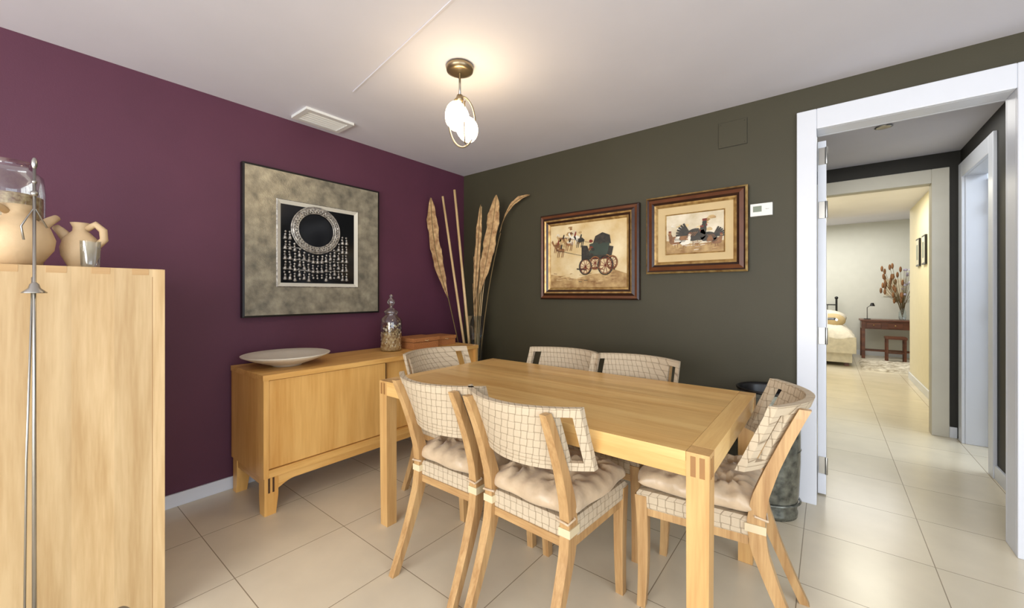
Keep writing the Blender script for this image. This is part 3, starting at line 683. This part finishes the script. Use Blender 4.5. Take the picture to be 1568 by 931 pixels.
b.lathe([(0, .006), (.08, .008), (.083, .02), (.084, .28), (.06, .29), (0, .295)], c, 'potp', 24); b.finish('glass_storage_jar', c)
b = B(); c = (.87, -2.685, KT)
b.lathe([(0, .004), (.022, 0), (.024, .01), (.026, .09), (.027, .092)], c, 'glassb', 24); b.finish('drinking_glass', c)

b = B(); c = (1.03, -2.815, 0)
b.lathe([(0, 0), (.07, 0), (.07, .012), (.02, .02), (0, .022)], c, 'steel', 28)
b.tube([(1.03, -2.815, .01), (1.027, -2.815, .8), (1.03, -2.815, 1.58)], [.0055, .0045, .0035], 'steel', 8)
b.tube([(1.02, -2.835, .01), (1.018, -2.83, .7), (1.026, -2.818, 1.25)], .0028, 'steel', 8)
b.sph((1.03, -2.815, 1.59), (.007, .007, .018), 'steel', 10, 8); b.sph((1.03, -2.815, 1.50), .009, 'steel', 10, 8); b.sph((1.03, -2.815, 1.535), .006, 'steel', 10, 8)
b.lathe([(.004, .03), (.010, .024), (.013, .012), (.026, 0), (.026, -.003), (.004, -.002)], (1.03, -2.815, 1.205), 'steel', 20)
b.tube([(1.03, -2.79, 1.40), (1.03, -2.815, 1.46), (1.03, -2.84, 1.40), (1.03, -2.835, 1.36)], .0025, 'steel', 6)
b.finish('metal_rod_sculpture', c)

# ------------------------------------------------------------ beyond the doorway
def smallpic(name, y):
    b = B(); b.box(3.78, 3.802, y-.11, y+.11, 1.55, 1.90, 'blackm'); b.box(3.778, 3.7805, y-.09, y+.09, 1.57, 1.88, 'matwhite'); b.box(3.777, 3.7785, y-.05, y+.05, 1.63, 1.82, 'lcd')
    b.finish(name, (3.79, y, 1.72))
smallpic('small_framed_print', 3.92); smallpic('small_framed_print', 4.32)
b = B(); dx0, dx1, dy0, dy1 = 3.38, 4.25, 7.05, 7.5
b.box(dx0-.02, dx1+.02, dy0-.02, dy1+.02, .69, .72, 'deskw')
b.box(dx0, dx1, dy0+.01, dy1, .55, .69, 'deskw')
for x in (dx0, dx1-.05):
    for y in (dy0, dy1-.05): b.box(x, x+.05, y, y+.05, 0, .69, 'deskw')
for x in (dx0+.07, dx0+.36, dx0+.65):
    b.box(x, x+.2, dy0-.002, dy0+.012, .57, .67, 'deskw'); b.sph((x+.1, dy0-.01, .62), .012, 'gold', 8, 6)
b.box(dx0+.02, dx1-.02, dy0+.2, dy0+.24, .12, .16, 'deskw'); b.finish('writing_desk', (3.8, 7.27, 0), .004)
b = B(); c = (3.82, 6.85, 0)
b.box(3.68, 3.96, 6.72, 6.98, .40, .44, 'deskw')
for x in (3.69, 3.92):
    for y in (6.73, 6.94): b.box(x, x+.03, y, y+.03, 0, .40, 'deskw')
b.box(3.70, 3.94, 6.74, 6.96, .15, .17, 'deskw')
b.finish('stool', c, .004)
b = B(); c = (3.95, 7.25, .722)
b.lathe([(0, .003), (.04, 0), (.055, .06), (.05, .14), (.03, .2), (.036, .22)], c, 'glassb', 20)
for i in range(46):
    a = random.uniform(-1, .6); bb = random.uniform(-.14, .1); h = .35+random.random()*.6+(.1 if a < -.4 else 0)
    tip = Vector((c[0]+a*.30, c[1]+bb, c[2]+h)); b.tube([(c[0], c[1], c[2]+.05), (c[0]+a*.06, c[1]+bb*.3, c[2]+.3), tip], .003, 'stem', 5)
    b.sph(tip, (.02, .02, .055) if a < 0 else (.02, .02, .022), 'fl1' if a < 0 else 'fl2', 7, 5)
b.finish('dried_flower_bouquet', c)
b = B(); b.box(3.72, 4.02, 7.585, 7.6, 1.15, 1.5, 'matwhite'); b.box(3.74, 4.0, 7.582, 7.586, 1.17, 1.48, 'cv2'); b.finish('wall_print', (3.87, 7.59, 1.3))
b = B(); c = (3.47, 7.25, .722)
b.lathe([(0, 0), (.05, 0), (.05, .01), (0, .015)], c, 'blackm', 16); b.tube([c, (3.47, 7.25, .94), (3.53, 7.22, 1.0)], .006, 'blackm', 6)
b.lathe([(.02, .04), (.04, -.02)], (3.54, 7.22, .99), 'blackm', 16); b.finish('desk_lamp', c)
b = B(); c = (2.4, 6.5, 0)
b.box(1.6, 3.2, 5.75, 7.45, .06, .28, 'linen')
rr = []
for i in range(21):
    x = 1.55+1.70*i/20; n_ = []
    for j in range(17):
        y = 5.70+1.7*j/16; e_ = max(abs(i-10)/10, (8-j)/8 if j < 8 else 0)
        z = .63-.16*max(0, e_)**8+.014*math.sin(i*1.7+j*.9)+.01*math.sin(i*.7-j*1.9)
        n_.append((x, y, z))
    rr.append([(x, 5.69, .22)]+n_+[(x, 7.42, .22)])
b.rings(rr, 'linen', True)
b.rings([[ (3.251, p[1], .24+.02*math.sin(p[1]*23)) for p in rr[-1]], rr[-1]], 'linen', True, closed=False)
for x in (2.05, 2.85): b.sph((x, 7.12, .74), (.32, .16, .15), 'ceramic', 18, 12)
b.sph((2.95, 6.86, .70), (.2, .10, .13), 'matbeige', 16, 10)
for x in (1.62, 3.02): b.tube([(x, 7.47, 0), (x, 7.47, 1.10)], .018, 'blackm', 8); b.sph((x, 7.47, 1.12), .03, 'blackm', 10, 8)
for z in (.55, .98): b.tube([(1.62, 7.47, z), (3.02, 7.47, z)], .012, 'blackm', 8)
for i in range(9): x = 1.76+i*.14; b.tube([(x, 7.47, .55), (x, 7.47, .98)], .007, 'blackm', 6)
for x in (3.1, 1.65):
    for y in (5.8, 7.3): b.box(x, x+.06, y, y+.06, 0, .08, 'deskw')
b.finish('bed', c, .004)
b = B()
rr = []
for i in range(25):
    x = 3.31+.95*i/24; rr.append([(x+random.uniform(-.01, .01), 5.5+1.15*j/24+random.uniform(-.01, .01), .03+random.uniform(-.008, .012) if 0 < i < 24 and 0 < j < 24 else .001) for j in range(25)])
b.rings(rr, 'rug', True, closed=False, cap=False); b.finish('shag_rug', (3.78, 6.1, 0))

# ------------------------------------------------------------ lights
def area(name, loc, rot, sx, sy, p, col):
    l = bpy.data.lights.new(name, 'AREA'); l.shape = 'RECTANGLE'; l.size = sx; l.size_y = sy; l.energy = p; l.color = col
    o = bpy.data.objects.new(name, l); o.location = loc; o.rotation_euler = [math.radians(a) for a in rot]; sc.collection.objects.link(o); return o
area('daylight_window_front', (2.8, -6.25, 1.15), (90, 0, 0), 4.3, 2.1, 212, (1, .985, .96))
area('daylight_window_right', (5.75, -3.4, 1.25), (90, 0, 90), 3.4, 1.9, 66, (.80, .90, 1))
area('hall_downlight', (3.2, 1.0, H-.02), (0, 0, 0), .8, 1.2, 9, (1, .98, .93))
area('corridor_downlight', (3.25, 3.6, H-.02), (0, 0, 0), .5, 1.4, 22, (1, .96, .80))
area('bedroom_daylight', (2.6, 6.3, 2.55), (0, 0, 0), 2.5, 1.2, 62, (1, .985, .95))
area('side_room_daylight', (4.7, 1.6, H-.02), (0, 0, 0), 1.0, 1.4, 45, (.78, .88, 1))
w = bpy.data.worlds.new('world'); sc.world = w; w.use_nodes = True
bg = w.node_tree.nodes['Background']; bg.inputs[0].default_value = (.88, .93, 1, 1); bg.inputs[1].default_value = 1.1

# ------------------------------------------------------------ camera
cd = bpy.data.cameras.new('camera'); cd.sensor_width = 36; cd.lens = 14.03; cd.shift_y = -.0099; cd.clip_start = .05
co = bpy.data.objects.new('camera', cd); co.location = (2.892, -2.863, 1.2); co.rotation_euler = (math.radians(90), 0, math.radians(38.4))
sc.collection.objects.link(co); sc.camera = co
sc.view_settings.view_transform = 'Standard'; sc.view_settings.look = 'None'; sc.view_settings.exposure = 0
